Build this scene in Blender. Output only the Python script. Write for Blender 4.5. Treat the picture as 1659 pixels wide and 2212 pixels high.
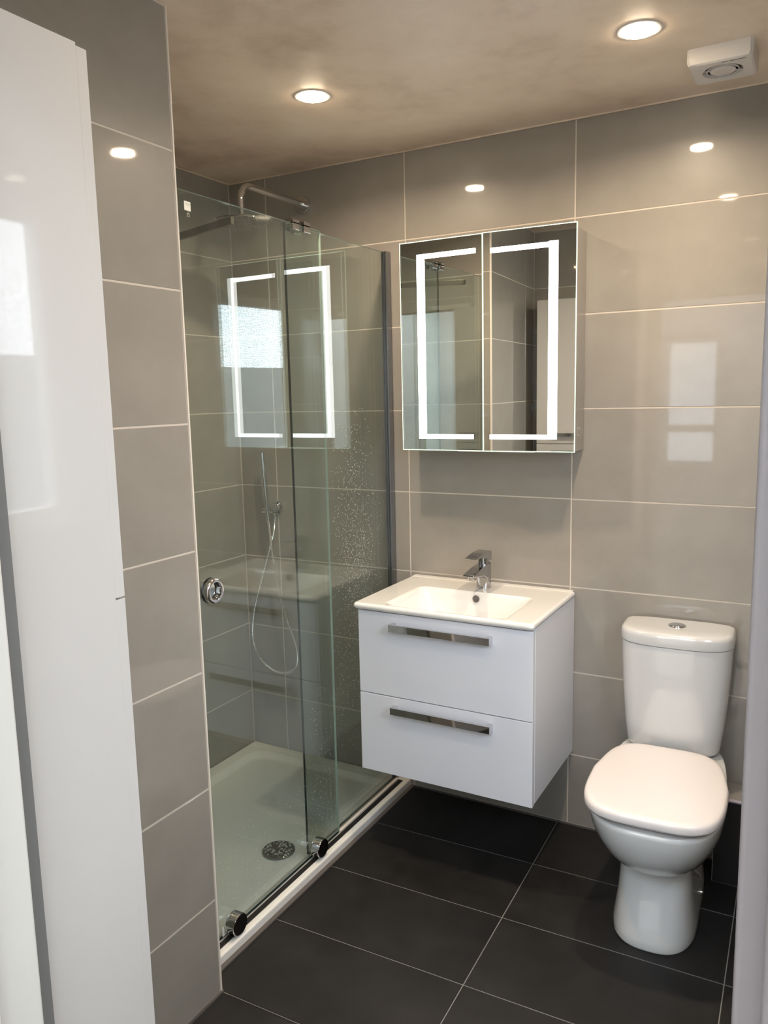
import bpy, bmesh, math, random
from mathutils import Vector, Matrix, noise

for o in list(bpy.data.objects):
    bpy.data.objects.remove(o)
S = bpy.context.scene
COL = S.collection
R = math.radians
random.seed(7)

# ------------------------------------------------------------------ camera
cam_data = bpy.data.cameras.new('camera')
cam = bpy.data.objects.new('camera', cam_data)
COL.objects.link(cam)
S.camera = cam
cam_data.sensor_fit = 'HORIZONTAL'
cam_data.sensor_width = 36.0
cam_data.lens = 36.0 * 1709.0788 / 1659.0
cam_data.clip_start = 0.02
rx = Vector((0.87333849, 0.48663487, -0.02159597))
ux = Vector((-0.0523052, 0.13776315, 0.98908315))
fx = Vector((-0.48429748, 0.8626748, -0.1457674))
mw = Matrix.Identity(4)
for i in range(3):
    mw[i][0], mw[i][1], mw[i][2] = rx[i], ux[i], -fx[i]
mw[0][3], mw[1][3], mw[2][3] = 0.74309, -2.61638, 1.53432
cam.matrix_world = mw

# ------------------------------------------------------------------ sky, light levels, exposure
SKY_STRENGTH = 14.5
LAMP_WATT = 10.0
LENS_EMIT = 110.0
LED_EMIT = 8.0
S.view_settings.view_transform = 'Standard'
S.view_settings.look = 'None'
S.view_settings.exposure = 0.0
S.view_settings.gamma = 1.0
S.view_settings.use_curve_mapping = False
world = bpy.data.worlds.new('overcast_sky')
S.world = world
world.use_nodes = True
bg = world.node_tree.nodes['Background']
bg.inputs[0].default_value = (0.83, 0.905, 1.0, 1)
bg.inputs[1].default_value = SKY_STRENGTH


def portal(name, loc, rot, sx, sy):
    l = bpy.data.lights.new(name, 'AREA')
    l.shape = 'RECTANGLE'
    l.size, l.size_y = sx, sy
    l.cycles.is_portal = True
    o = bpy.data.objects.new(name, l)
    o.location, o.rotation_euler = loc, rot
    COL.objects.link(o)


# ------------------------------------------------------------------ materials
def mat(name, color=(0.8, 0.8, 0.8), rough=0.5, metal=0.0, coat=0.0, coat_rough=0.03, spec=0.5, emit=None, emit_s=0.0):
    m = bpy.data.materials.new(name)
    m.use_nodes = True
    b = m.node_tree.nodes['Principled BSDF']
    b.inputs['Base Color'].default_value = (*color, 1)
    b.inputs['Roughness'].default_value = rough
    b.inputs['Metallic'].default_value = metal
    b.inputs['Coat Weight'].default_value = coat
    b.inputs['Coat Roughness'].default_value = coat_rough
    b.inputs['Specular IOR Level'].default_value = spec
    if emit:
        b.inputs['Emission Color'].default_value = (*emit, 1)
        b.inputs['Emission Strength'].default_value = emit_s
    return m


def nodes_of(m):
    nt = m.node_tree
    return nt, nt.nodes, nt.links, nt.nodes['Principled BSDF']


def mottle(m, c1, c2, scale, detail=6.0, c3=None, bump=0.0, bump_scale=None, stretch=(1, 1, 1), rand=0.0, rough_var=None):
    """cloudy two-tone colour in object space, optional fine relief, optional piece-to-piece variation"""
    nt, N, L, b = nodes_of(m)
    tc = N.new('ShaderNodeTexCoord')
    mp = N.new('ShaderNodeMapping')
    mp.inputs['Scale'].default_value = stretch
    if rand > 0:
        oi = N.new('ShaderNodeObjectInfo')
        mul = N.new('ShaderNodeMath'); mul.operation = 'MULTIPLY'; mul.inputs[1].default_value = 37.0
        L.new(oi.outputs['Random'], mul.inputs[0])
        L.new(mul.outputs[0], mp.inputs['Location'])
    L.new(tc.outputs['Object'], mp.inputs['Vector'])
    n = N.new('ShaderNodeTexNoise')
    n.inputs['Scale'].default_value = scale
    n.inputs['Detail'].default_value = detail
    n.inputs['Roughness'].default_value = 0.62
    L.new(mp.outputs[0], n.inputs['Vector'])
    r = N.new('ShaderNodeValToRGB')
    r.color_ramp.elements[0].position, r.color_ramp.elements[1].position = 0.3, 0.7
    r.color_ramp.elements[0].color, r.color_ramp.elements[1].color = (*c1, 1), (*c2, 1)
    if c3:
        e = r.color_ramp.elements.new(0.5)
        e.color = (*c3, 1)
    L.new(n.outputs['Fac'], r.inputs['Fac'])
    out = r.outputs['Color']
    if rand > 0:
        hsv = N.new('ShaderNodeHueSaturation')
        mr = N.new('ShaderNodeMapRange')
        mr.inputs['To Min'].default_value, mr.inputs['To Max'].default_value = 1 - rand, 1 + rand
        L.new(oi.outputs['Random'], mr.inputs['Value'])
        L.new(mr.outputs[0], hsv.inputs['Value'])
        L.new(out, hsv.inputs['Color'])
        out = hsv.outputs['Color']
    L.new(out, b.inputs['Base Color'])
    if rough_var:
        mr2 = N.new('ShaderNodeMapRange')
        mr2.inputs['To Min'].default_value, mr2.inputs['To Max'].default_value = rough_var
        L.new(n.outputs['Fac'], mr2.inputs['Value'])
        L.new(mr2.outputs[0], b.inputs['Roughness'])
    if bump > 0:
        n2 = N.new('ShaderNodeTexNoise')
        n2.inputs['Scale'].default_value = bump_scale or scale * 8
        n2.inputs['Detail'].default_value = 4
        L.new(mp.outputs[0], n2.inputs['Vector'])
        bp = N.new('ShaderNodeBump')
        bp.inputs['Strength'].default_value = bump
        bp.inputs['Distance'].default_value = 0.002
        L.new(n2.outputs['Fac'], bp.inputs['Height'])
        L.new(bp.outputs[0], b.inputs['Normal'])


M = {}
M['wall_tile'] = mat('grey_porcelain', rough=0.35, coat=0.85, coat_rough=0.035, spec=0.35)
mottle(M['wall_tile'], (0.280, 0.258, 0.228), (0.328, 0.304, 0.271), 5.0, 7, rand=0.012)
M['grout'] = mat('pale_grout', (0.62, 0.56, 0.49), 0.8)
M['floor_tile'] = mat('black_porcelain', rough=0.5, spec=0.35)
mottle(M['floor_tile'], (0.0062, 0.0058, 0.0060), (0.0175, 0.0165, 0.0165), 6.0, 8, bump=0.05, bump_scale=160, rand=0.05, rough_var=(0.42, 0.6))
M['floor_grout'] = mat('grey_grout', (0.20, 0.195, 0.185), 0.85)
M['plaster'] = mat('bare_plaster', rough=0.45, spec=0.4)
mottle(M['plaster'], (0.52, 0.395, 0.295), (0.86, 0.745, 0.61), 2.4, 11, c3=(0.76, 0.625, 0.495), bump=0.25, bump_scale=9, rough_var=(0.3, 0.6))
M['silicone'] = mat('grey_brown_sealant', (0.10, 0.09, 0.085), 0.5)
M['dark_seal'] = mat('dark_rubber_seal', (0.012, 0.011, 0.011), 0.4)
M['cream_trim'] = mat('cream_tile_trim', (0.78, 0.72, 0.64), 0.35)
M['lilac_trim'] = mat('pale_lilac_trim', (0.50, 0.46, 0.55), 0.4)
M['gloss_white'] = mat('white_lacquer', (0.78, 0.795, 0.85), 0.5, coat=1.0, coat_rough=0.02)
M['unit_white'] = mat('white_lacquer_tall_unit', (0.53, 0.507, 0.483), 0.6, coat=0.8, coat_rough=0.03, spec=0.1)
M['ceramic'] = mat('white_ceramic', (0.83, 0.82, 0.80), 0.2, coat=1.0, coat_rough=0.015)
M['toilet_ceramic'] = mat('white_vitreous_china', (0.63, 0.635, 0.63), 0.22, coat=1.0, coat_rough=0.02)
M['seat_plastic'] = mat('white_seat_plastic', (0.77, 0.72, 0.705), 0.28, coat=0.35, coat_rough=0.1)
M['tray'] = mat('white_acrylic_tray', (0.80, 0.80, 0.77), 0.22, coat=0.6, coat_rough=0.05)
M['chrome'] = mat('polished_chrome', (0.66, 0.66, 0.67), 0.04, 1.0)
M['dark_chrome'] = mat('dark_polished_cap', (0.12, 0.12, 0.125), 0.12, 1.0)
M['brushed'] = mat('grey_anodised_aluminium', (0.34, 0.355, 0.39), 0.25, 1.0)
M['bronze'] = mat('dark_bronze_bar', (0.10, 0.088, 0.07), 0.35, 0.7)
M['head_metal'] = mat('dark_head_chrome', (0.36, 0.35, 0.33), 0.12, 1.0)  # darker chrome for the shower head
M['nozzle'] = mat('grey_rubber_nozzle', (0.30, 0.29, 0.26), 0.6)
M['tap_metal'] = mat('polished_tap_chrome', (0.45, 0.45, 0.46), 0.03, 1.0)
M['cabinet_grey'] = mat('satin_grey_cabinet_side', (0.40, 0.375, 0.34), 0.22, 0.35)
M['mirror'] = mat('silvered_mirror', (0.86, 0.89, 0.87), 0.0, 1.0)
M['mirror_edge'] = mat('led_lit_glass_edge', (0.75, 0.95, 0.82), 0.3, emit=(0.75, 1.0, 0.82), emit_s=0.62)
M['led'] = mat('led_strip', (1, 1, 1), 0.5, emit=(0.95, 0.97, 1.0), emit_s=LED_EMIT)
M['lens'] = mat('downlight_lens', (1, 1, 1), 0.4, emit=(1.0, 0.80, 0.56), emit_s=LENS_EMIT)
M['white_plastic'] = mat('white_plastic', (0.66, 0.63, 0.60), 0.4)
M['dark_void'] = mat('dark_fan_void', (0.06, 0.055, 0.05), 0.7)
M['painted_wood'] = mat('glossy_white_painted_wood', (0.78, 0.76, 0.71), 0.35, coat=0.3, coat_rough=0.1)
mottle(M['painted_wood'], (0.60, 0.58, 0.54), (0.65, 0.63, 0.59), 6, 4, bump=0.25, bump_scale=18, stretch=(1, 1, 0.25))
M['shaded_paint'] = mat('shaded_white_paint', (0.17, 0.146, 0.142), 0.45)  # right jamb paint darkened: shade of someone standing there, put into the colour
M['hall_wall'] = mat('white_hall_paint', (0.78, 0.77, 0.75), 0.7)
M['hall_floor'] = mat('pale_hall_floor', (0.62, 0.58, 0.53), 0.5)
M['upvc'] = mat('white_upvc', (0.80, 0.79, 0.76), 0.35)
M['cream_handle'] = mat('cream_handle', (0.80, 0.74, 0.58), 0.4)
M['garden'] = mat('dark_brick_outside', (0.06, 0.058, 0.056), 0.9)
M['ink'] = mat('grey_print', (0.12, 0.12, 0.12), 0.6)
M['label_white'] = mat('white_sticker', (0.80, 0.80, 0.74), 0.5)
M['print_white'] = mat('white_print', (0.62, 0.62, 0.56), 0.5)
M['silver_label'] = mat('grey_sticker', (0.48, 0.45, 0.42), 0.4)
M['hose'] = mat('bright_steel_hose', (0.80, 0.80, 0.81), 0.22, 1.0)


def glass_material(name, tint, haze, haze_col=(0.55, 0.60, 0.58), ior=1.5):
    """clear sheet glass: straight-through transmission + Fresnel mirror reflection at every face, faint water haze"""
    m = bpy.data.materials.new(name)
    m.use_nodes = True
    nt = m.node_tree
    N, L = nt.nodes, nt.links
    N.clear()
    out = N.new('ShaderNodeOutputMaterial')
    tr = N.new('ShaderNodeBsdfTransparent')
    tr.inputs[0].default_value = (*tint, 1)
    gl = N.new('ShaderNodeBsdfGlossy')
    gl.inputs['Roughness'].default_value = 0.0
    gl.inputs['Color'].default_value = (0.97, 1.0, 0.98, 1)
    df = N.new('ShaderNodeBsdfDiffuse')
    df.inputs[0].default_value = (*haze_col, 1)
    geo = N.new('ShaderNodeNewGeometry')
    mr = N.new('ShaderNodeMapRange')
    mr.inputs['To Min'].default_value, mr.inputs['To Max'].default_value = ior, 1.0 / ior
    L.new(geo.outputs['Backfacing'], mr.inputs['Value'])
    fr = N.new('ShaderNodeFresnel')
    L.new(mr.outputs[0], fr.inputs['IOR'])
    mix = N.new('ShaderNodeMixShader')
    L.new(fr.outputs[0], mix.inputs[0])
    L.new(tr.outputs[0], mix.inputs[1])
    L.new(gl.outputs[0], mix.inputs[2])
    tc = N.new('ShaderNodeTexCoord')
    mp = N.new('ShaderNodeMapping')
    mp.inputs['Scale'].default_value = (1, 14, 1.6)
    L.new(tc.outputs['Object'], mp.inputs['Vector'])
    n = N.new('ShaderNodeTexNoise')
    n.inputs['Scale'].default_value = 1.3
    n.inputs['Detail'].default_value = 6
    L.new(mp.outputs[0], n.inputs['Vector'])
    m2 = N.new('ShaderNodeMapRange')
    m2.inputs['From Min'].default_value, m2.inputs['From Max'].default_value = 0.35, 0.75
    m2.inputs['To Min'].default_value, m2.inputs['To Max'].default_value = haze * 0.35, haze * 1.5
    L.new(n.outputs['Fac'], m2.inputs['Value'])
    mix2 = N.new('ShaderNodeMixShader')
    L.new(m2.outputs[0], mix2.inputs[0])
    L.new(mix.outputs[0], mix2.inputs[1])
    L.new(df.outputs[0], mix2.inputs[2])
    L.new(mix2.outputs[0], out.inputs['Surface'])
    return m


M['glass'] = glass_material('shower_glass', (0.908, 0.950, 0.938), 0.02)
M['glass_edge'] = mat('dark_green_glass_edge', (0.006, 0.019, 0.016), 0.3, spec=0.3)
M['glass_edge_lit'] = mat('lit_glass_edge', (0.34, 0.42, 0.36), 0.15, spec=0.6)  # same edge in a brighter tone: light caught by the glass, as colour


def obscure_glass(name):
    """rippled bathroom glazing: patches of straight view between patches of scattering glass"""
    m = bpy.data.materials.new(name)
    m.use_nodes = True
    nt = m.node_tree
    N, L = nt.nodes, nt.links
    N.clear()
    out = N.new('ShaderNodeOutputMaterial')
    tr = N.new('ShaderNodeBsdfTransparent')
    tl = N.new('ShaderNodeBsdfTranslucent')
    tl.inputs[0].default_value = (0.72, 0.76, 0.75, 1)
    tc = N.new('ShaderNodeTexCoord')
    mp = N.new('ShaderNodeMapping')
    mp.inputs['Scale'].default_value = (1, 70, 150)
    L.new(tc.outputs['Object'], mp.inputs['Vector'])
    n = N.new('ShaderNodeTexNoise')
    n.inputs['Scale'].default_value = 1.0
    n.inputs['Detail'].default_value = 3
    L.new(mp.outputs[0], n.inputs['Vector'])
    mr = N.new('ShaderNodeMapRange')
    mr.inputs['From Min'].default_value, mr.inputs['From Max'].default_value = 0.40, 0.62
    mr.inputs['To Min'].default_value, mr.inputs['To Max'].default_value = 0.04, 0.42
    L.new(n.outputs['Fac'], mr.inputs['Value'])
    mix = N.new('ShaderNodeMixShader')
    L.new(mr.outputs[0], mix.inputs[0])
    L.new(tr.outputs[0], mix.inputs[1])
    L.new(tl.outputs[0], mix.inputs[2])
    L.new(mix.outputs[0], out.inputs['Surface'])
    return m


M['obscure'] = obscure_glass('rippled_obscure_glass')
M['net_pane'] = glass_material('grey_window_glass', (0.70, 0.71, 0.71), 0.004)
M['clear_pane'] = glass_material('clear_window_glass', (0.96, 0.97, 0.97), 0.004)


def drop_material():
    m = bpy.data.materials.new('water_drops')
    m.use_nodes = True
    nt = m.node_tree
    N, L = nt.nodes, nt.links
    N.clear()
    out = N.new('ShaderNodeOutputMaterial')
    tr = N.new('ShaderNodeBsdfTransparent')
    gl = N.new('ShaderNodeBsdfGlossy')
    gl.inputs['Roughness'].default_value = 0.15
    mix = N.new('ShaderNodeMixShader')
    df = N.new('ShaderNodeBsdfDiffuse')
    df.inputs[0].default_value = (0.85, 0.87, 0.85, 1)
    m0 = N.new('ShaderNodeMixShader')
    m0.inputs[0].default_value = 0.5
    L.new(gl.outputs[0], m0.inputs[1])
    L.new(df.outputs[0], m0.inputs[2])
    mix.inputs[0].default_value = 0.55
    L.new(tr.outputs[0], mix.inputs[1])
    L.new(m0.outputs[0], mix.inputs[2])
    L.new(mix.outputs[0], out.inputs['Surface'])
    return m


M['drops'] = drop_material()


# ------------------------------------------------------------------ mesh helpers
def link(name, me, m, parent=None, loc=None, smooth=False):
    o = bpy.data.objects.new(name, me)
    COL.objects.link(o)
    if m is not None and not me.materials:
        for k in (m if isinstance(m, (list, tuple)) else [m]):
            me.materials.append(k)
    if loc is not None:
        o.location = loc
    if parent is not None:
        o.parent = parent
    if smooth:
        for p in me.polygons:
            p.use_smooth = True
    return o


def done(bm, name, m, parent=None, loc=None, smooth=False, angle=None):
    bmesh.ops.recalc_face_normals(bm, faces=bm.faces)
    me = bpy.data.meshes.new(name)
    nl = None
    if angle is not None:
        ca = math.cos(R(angle))
        bm.normal_update()
        nl = []
        area = [f.calc_area() for f in bm.faces]
        bm.faces.index_update()
        for f in bm.faces:
            f.smooth = True
            for l in f.loops:
                acc = Vector()
                for g in l.vert.link_faces:
                    if g.normal.dot(f.normal) > ca:
                        acc += g.normal * area[g.index]
                nl.append(acc.normalized() if acc.length > 1e-12 else f.normal.copy())
    bm.to_mesh(me)
    bm.free()
    if nl:
        me.normals_split_custom_set(nl)
    return link(name, me, m, parent, loc, smooth)


def add_box(bm, x0, x1, y0, y1, z0, z1, bevel=0.0, seg=2):
    t = bmesh.new()
    vs = [t.verts.new((x, y, z)) for x in (x0, x1) for y in (y0, y1) for z in (z0, z1)]
    for q in ((0, 1, 3, 2), (4, 6, 7, 5), (0, 4, 5, 1), (2, 3, 7, 6), (0, 2, 6, 4), (1, 5, 7, 3)):
        t.faces.new([vs[i] for i in q])
    bmesh.ops.recalc_face_normals(t, faces=t.faces)
    if bevel > 0:
        bmesh.ops.bevel(t, geom=list(t.edges), offset=bevel, segments=seg, profile=0.5, affect='EDGES')
    merge(bm, t)


def merge(bm, t):
    me = bpy.data.meshes.new('tmp')
    t.to_mesh(me)
    t.free()
    bm.from_mesh(me)
    bpy.data.meshes.remove(me)


def box(name, x0, x1, y0, y1, z0, z1, m, parent=None, bevel=0.0, seg=2, loc=None):
    bm = bmesh.new()
    add_box(bm, x0, x1, y0, y1, z0, z1, bevel, seg)
    return done(bm, name, m, parent, loc, angle=50 if bevel else None)


def loft(bm, rings, cap0=True, cap1=True, closed=True):
    vr = [[bm.verts.new(p) for p in r] for r in rings]
    n = len(vr[0])
    for a, b in zip(vr[:-1], vr[1:]):
        for i in range(n if closed else n - 1):
            j = (i + 1) % n
            bm.faces.new((a[i], a[j], b[j], b[i]))
    if cap0:
        bm.faces.new(list(reversed(vr[0])))
    if cap1:
        bm.faces.new(vr[-1])


def tube(bm, pts, r, n=12, cap=True):
    pts = [Vector(p) for p in pts]
    t0 = (pts[1] - pts[0]).normalized()
    up = Vector((0, 0, 1)) if abs(t0.z) < 0.9 else Vector((1, 0, 0))
    nrm = (up - t0 * up.dot(t0)).normalized()
    rings = []
    for i, p in enumerate(pts):
        if i == 0:
            t = t0
        elif i == len(pts) - 1:
            t = (pts[i] - pts[i - 1]).normalized()
        else:
            t = ((pts[i + 1] - pts[i]).normalized() + (pts[i] - pts[i - 1]).normalized()).normalized()
        nrm = (nrm - t * nrm.dot(t)).normalized()
        bn = t.cross(nrm)
        rr = r[i] if isinstance(r, (list, tuple)) else r
        rings.append([p + (nrm * math.cos(2 * math.pi * k / n) + bn * math.sin(2 * math.pi * k / n)) * rr for k in range(n)])
    loft(bm, rings, cap, cap)


def lathe(bm, prof, n=32, mx=None):
    """prof: list of (radius, height) about +Z; mx places it"""
    mx = mx or Matrix.Identity(4)
    rings = []
    for r, h in prof:
        rings.append([mx @ Vector((max(r, 1e-5) * math.cos(2 * math.pi * k / n), max(r, 1e-5) * math.sin(2 * math.pi * k / n), h)) for k in range(n)])
    loft(bm, rings, True, True)


def axis_mx(loc, axis):
    q = Vector((0, 0, 1)).rotation_difference(Vector(axis))
    return Matrix.Translation(loc) @ q.to_matrix().to_4x4()


def catmull(pts, k=10):
    P = [Vector(p) for p in pts]
    P = [P[0] * 2 - P[1]] + P + [P[-1] * 2 - P[-2]]
    out = []
    for i in range(1, len(P) - 2):
        a, b, c, d = P[i - 1], P[i], P[i + 1], P[i + 2]
        for j in range(k):
            t = j / k
            out.append(0.5 * ((2 * b) + (c - a) * t + (2 * a - 5 * b + 4 * c - d) * t * t + (3 * b - a - 3 * c + d) * t ** 3))
    out.append(P[-2])
    return out


def rrect(x0, x1, y0, y1, r, z, n=6):
    pts = []
    for cx, cy, a0 in ((x1 - r, y1 - r, 0), (x0 + r, y1 - r, 90), (x0 + r, y0 + r, 180), (x1 - r, y0 + r, 270)):
        for k in range(n + 1):
            a = R(a0 + 90 * k / n)
            pts.append(Vector((cx + r * math.cos(a), cy + r * math.sin(a), z)))
    return pts


def prism(bm, prof, x0, x1, bevel=0.0, seg=2, axis='x'):
    """extrude a (y,z) outline along x"""
    t = bmesh.new()
    a = [t.verts.new((x0, y, z)) for y, z in prof]
    b = [t.verts.new((x1, y, z)) for y, z in prof]
    n = len(prof)
    t.faces.new(a)
    t.faces.new(list(reversed(b)))
    for i in range(n):
        t.faces.new((a[i], b[i], b[(i + 1) % n], a[(i + 1) % n]))
    bmesh.ops.recalc_face_normals(t, faces=t.faces)
    if bevel:
        bmesh.ops.bevel(t, geom=list(t.edges), offset=bevel, segments=seg, profile=0.5, affect='EDGES')
    merge(bm, t)


def thing(name, label, cat, loc=(0, 0, 0), rotz=0.0, group=None):
    o = bpy.data.objects.new(name, None)
    o.empty_display_size = 0.05
    COL.objects.link(o)
    o.location = loc
    o.rotation_euler = (0, 0, rotz)
    o['label'] = label
    o['category'] = cat
    if group:
        o['group'] = group
    return o


def tag(o, label, cat, group=None):
    o['label'] = label
    o['category'] = cat
    if group:
        o['group'] = group
    return o


def struct(o, label=None):
    o['kind'] = 'structure'
    if label:
        o['label'] = label
    return o


# ------------------------------------------------------------------ tiles
TILE_CACHE = {}


def tile_mesh(poly, t, key_name):
    """poly: list of 2D points (ccw) about the tile centre; front face at z=0, back at z=-t, 1 mm chamfer"""
    key = (key_name, t, tuple((round(a, 4), round(b, 4)) for a, b in poly))
    if key in TILE_CACHE:
        return TILE_CACHE[key]
    n = len(poly)
    cx = sum(a for a, _ in poly) / n
    cy = sum(b for _, b in poly) / n
    vs, fs = [], []
    for z, ins in ((-t, 0), (-0.0008, 0), (0, 0.0010)):
        for a, b in poly:
            d = math.hypot(a - cx, b - cy) or 1
            f = 1 - ins * 1.4 / d
            vs.append((cx + (a - cx) * f, cy + (b - cy) * f, z))
    fs.append(tuple(range(2 * n, 3 * n)))
    fs.append(tuple(reversed(range(n))))
    for l in (0, n):
        for i in range(n):
            j = (i + 1) % n
            fs.append((l + i, l + j, l + n + j, l + n + i))
    me = bpy.data.meshes.new('tile')
    me.from_pydata(vs, [], fs)
    TILE_CACHE[key] = me
    return me


def clip_poly(poly, a, b, c):
    """keep the side a*x+b*y<=c"""
    out = []
    for i in range(len(poly)):
        p, q = poly[i], poly[(i + 1) % len(poly)]
        dp, dq = a * p[0] + b * p[1] - c, a * q[0] + b * q[1] - c
        if dp <= 0:
            out.append(p)
        if dp * dq < 0:
            t = dp / (dp - dq)
            out.append((p[0] + (q[0] - p[0]) * t, p[1] + (q[1] - p[1]) * t))
    return out


def rect_minus(rc, ho):
    x0, x1, y0, y1 = rc
    a0, a1, b0, b1 = ho
    if a1 <= x0 or a0 >= x1 or b1 <= y0 or b0 >= y1:
        return [rc]
    out = []
    if x0 < a0: out.append((x0, a0, y0, y1))
    if x1 > a1: out.append((a1, x1, y0, y1))
    m0, m1 = max(x0, a0), min(x1, a1)
    if y0 < b0: out.append((m0, m1, y0, b0))
    if y1 > b1: out.append((m0, m1, b1, y1))
    return out


GAP = 0.0045
TT = 0.008


def tile_wall(parent, origin, u, v, ulines, vlines, m, hole=None, tilt=0.035):
    """tiles on a wall: origin + u*a + v*b is the plane of the tile faces; outward normal is u x v"""
    u, v, o = Vector(u), Vector(v), Vector(origin)
    n = u.cross(v)
    base = Matrix((u, v, n)).transposed().to_4x4()
    for a0, a1 in zip(ulines[:-1], ulines[1:]):
        for b0, b1 in zip(vlines[:-1], vlines[1:]):
            for (x0, x1, y0, y1) in (rect_minus((a0, a1, b0, b1), hole) if hole else [(a0, a1, b0, b1)]):
                w, h = x1 - x0 - GAP, y1 - y0 - GAP
                if w < 0.006 or h < 0.006:
                    continue
                me = tile_mesh([(-w / 2, -h / 2), (w / 2, -h / 2), (w / 2, h / 2), (-w / 2, h / 2)], TT, 'wall')
                t = link('tile', me, m)
                if not me.materials:
                    me.materials.append(m)
                c = o + u * (x0 + x1) / 2 + v * (y0 + y1) / 2
                k = Matrix.Rotation(R(random.uniform(-tilt, tilt)), 4, 'X') @ Matrix.Rotation(R(random.uniform(-tilt, tilt)), 4, 'Y')
                t.matrix_world = Matrix.Translation(c) @ base @ k
                t.parent = parent


ZJ = [0.2658 + 0.303 * k for k in range(7)]
CEIL = 2.385
VL = [0.004] + ZJ + [CEIL - 0.002]
XS, YE, XW = -0.565, -1.209, -1.410     # stub wall face, stub wall end, far shower wall
XR, YF = 1.0, -2.0                      # right wall, inner face of the doorway wall
DX0, DX1, DZ = -0.137, 0.705, 2.02       # doorway opening
WY0, WY1, WZ0, WZ1 = -1.76, -0.93, 1.16, 2.12   # bathroom window opening
HY = -4.2                               # hall end wall
GB = TT - 0.0012                        # grout surface sits a hair below tile faces


def slab(name, boxes, m, label=None):
    bm = bmesh.new()
    for b in boxes:
        add_box(bm, *b)
    return struct(done(bm, name, m), label)


# walls (mortar bed surfaces) -------------------------------------------------
wb = slab('wall_back', [(XW - 0.1, XR + 0.1, 0.0012, 0.10, -0.02, CEIL + 0.02)], M['grout'], 'beige grey tiled wall behind basin and toilet')
TWX = 0.6141
tile_wall(wb, (0, 0, 0), (1, 0, 0), (0, 0, 1), [XW, -2 * TWX, -TWX, 0, TWX, XR], VL, M['wall_tile'])

wsl = slab('wall_shower_left', [(XW - 0.10, XW - 0.0012, YE - 0.1, 0.0, -0.02, CEIL + 0.02)], M['grout'], 'tiled far side wall of the shower')
tile_wall(wsl, (XW, 0, 0), (0, 1, 0), (0, 0, 1), [YE, -0.98, -0.371, -0.001], VL, M['wall_tile'])

wse = slab('wall_shower_end', [(XW, XS - 0.02, YE - 0.09, YE - 0.0012, -0.02, CEIL + 0.02)], M['grout'], 'tiled end wall inside the shower')
tile_wall(wse, (0, YE, 0), (-1, 0, 0), (0, 0, 1), [0.572, 1.186, -XW], VL, M['wall_tile'])

wl = slab('wall_left', [(XS - 0.10, XS - 0.0012, YF, YE - 0.002, -0.02, CEIL + 0.02)], M['grout'], 'narrow tiled wall left of the shower screen')
tile_wall(wl, (XS, 0, 0), (0, 1, 0), (0, 0, 1), [YF, -1.817, YE - 0.003], VL, M['wall_tile'], tilt=0.02)

wr = slab('wall_right', [(XR + 0.0012, XR + 0.14, YF, WY0, -0.02, CEIL + 0.02), (XR + 0.0012, XR + 0.14, WY1, 0.1, -0.02, CEIL + 0.02),
                         (XR + 0.0012, XR + 0.14, WY0, WY1, -0.02, WZ0), (XR + 0.0012, XR + 0.14, WY0, WY1, WZ1, CEIL + 0.02)], M['grout'], 'tiled wall with the window')
tile_wall(wr, (XR, 0, 0), (0, -1, 0), (0, 0, 1), [0, 0.6, 1.21, 1.82, -YF], VL, M['wall_tile'], hole=(-WY1, -WY0, WZ0, WZ1))

wf = slab('wall_front', [(XS - 0.1, DX0, YF - 0.10, YF - 0.0012, -0.02, CEIL + 0.02), (DX1 + 0.012, XR + 0.14, YF - 0.10, YF - 0.0012, -0.02, CEIL + 0.02),
                         (DX0, DX1, YF - 0.10, YF - 0.0012, DZ, CEIL + 0.02)], M['grout'], 'tiled wall around the doorway')
tile_wall(wf, (0, YF, 0), (-1, 0, 0), (0, 0, 1), [-XR, -0.39, 0.22, -XS], VL, M['wall_tile'], hole=(-DX1 - 0.012, -DX0, -0.1, DZ))

ce = slab('ceiling', [(XW - 0.1, XR + 0.14, YF - 0.1, 0.1, CEIL, CEIL + 0.1)], M['plaster'], 'bare brown plaster ceiling')

# floor: black tiles laid a touch out of square --------------------------------
fl = slab('floor', [(XS - 0.08, XR, YF - 0.1, 0.0, -0.05, -0.0012)], M['floor_grout'], 'black tiled floor')
FA = R(1.2)
fo = Vector((-0.029, -0.292))
ca, sa = math.cos(FA), math.sin(FA)
for i in range(-2, 3):
    for j in range(-7, 2):
        pl = []
        for a, b in ((0, 0), (1, 0), (1, 1), (0, 1)):
            px = i * 0.606 + (0.0015 if a == 0 else 0.606 - 0.0015)
            py = j * 0.3015 + (0.0015 if b == 0 else 0.3015 - 0.0015)
            pl.append((fo.x + px * ca - py * sa, fo.y + px * sa + py * ca))
        for hp in ((-1, 0, 0.613), (1, 0, XR - 0.002), (0, 1, -0.006), (0, -1, 2.10)):
            pl = clip_poly(pl, *hp) if pl else pl
        # the stub wall covers the near left part of the floor
        if not pl or len(pl) < 3:
            continue
        pls = [pl]
        if min(p[1] for p in pl) < YE and min(p[0] for p in pl) < XS:
            a = clip_poly(pl, 0, -1, -YE)
            b = clip_poly(clip_poly(pl, 0, 1, YE) or [], -1, 0, -XS + -0.002) if clip_poly(pl, 0, 1, YE) else []
            pls = [q for q in (a, b) if len(q) >= 3]
        for q in pls:
            if max(p[0] for p in q) - min(p[0] for p in q) < 0.006 or max(p[1] for p in q) - min(p[1] for p in q) < 0.006:
                continue
            cx = sum(p[0] for p in q) / len(q)
            cy = sum(p[1] for p in q) / len(q)
            me = tile_mesh([(p[0] - cx, p[1] - cy) for p in q], TT, 'floor%d_%d_%d' % (i, j, len(q)))
            t = link('floor_tile', me, M['floor_tile'], fl, (cx, cy, 0))

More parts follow.
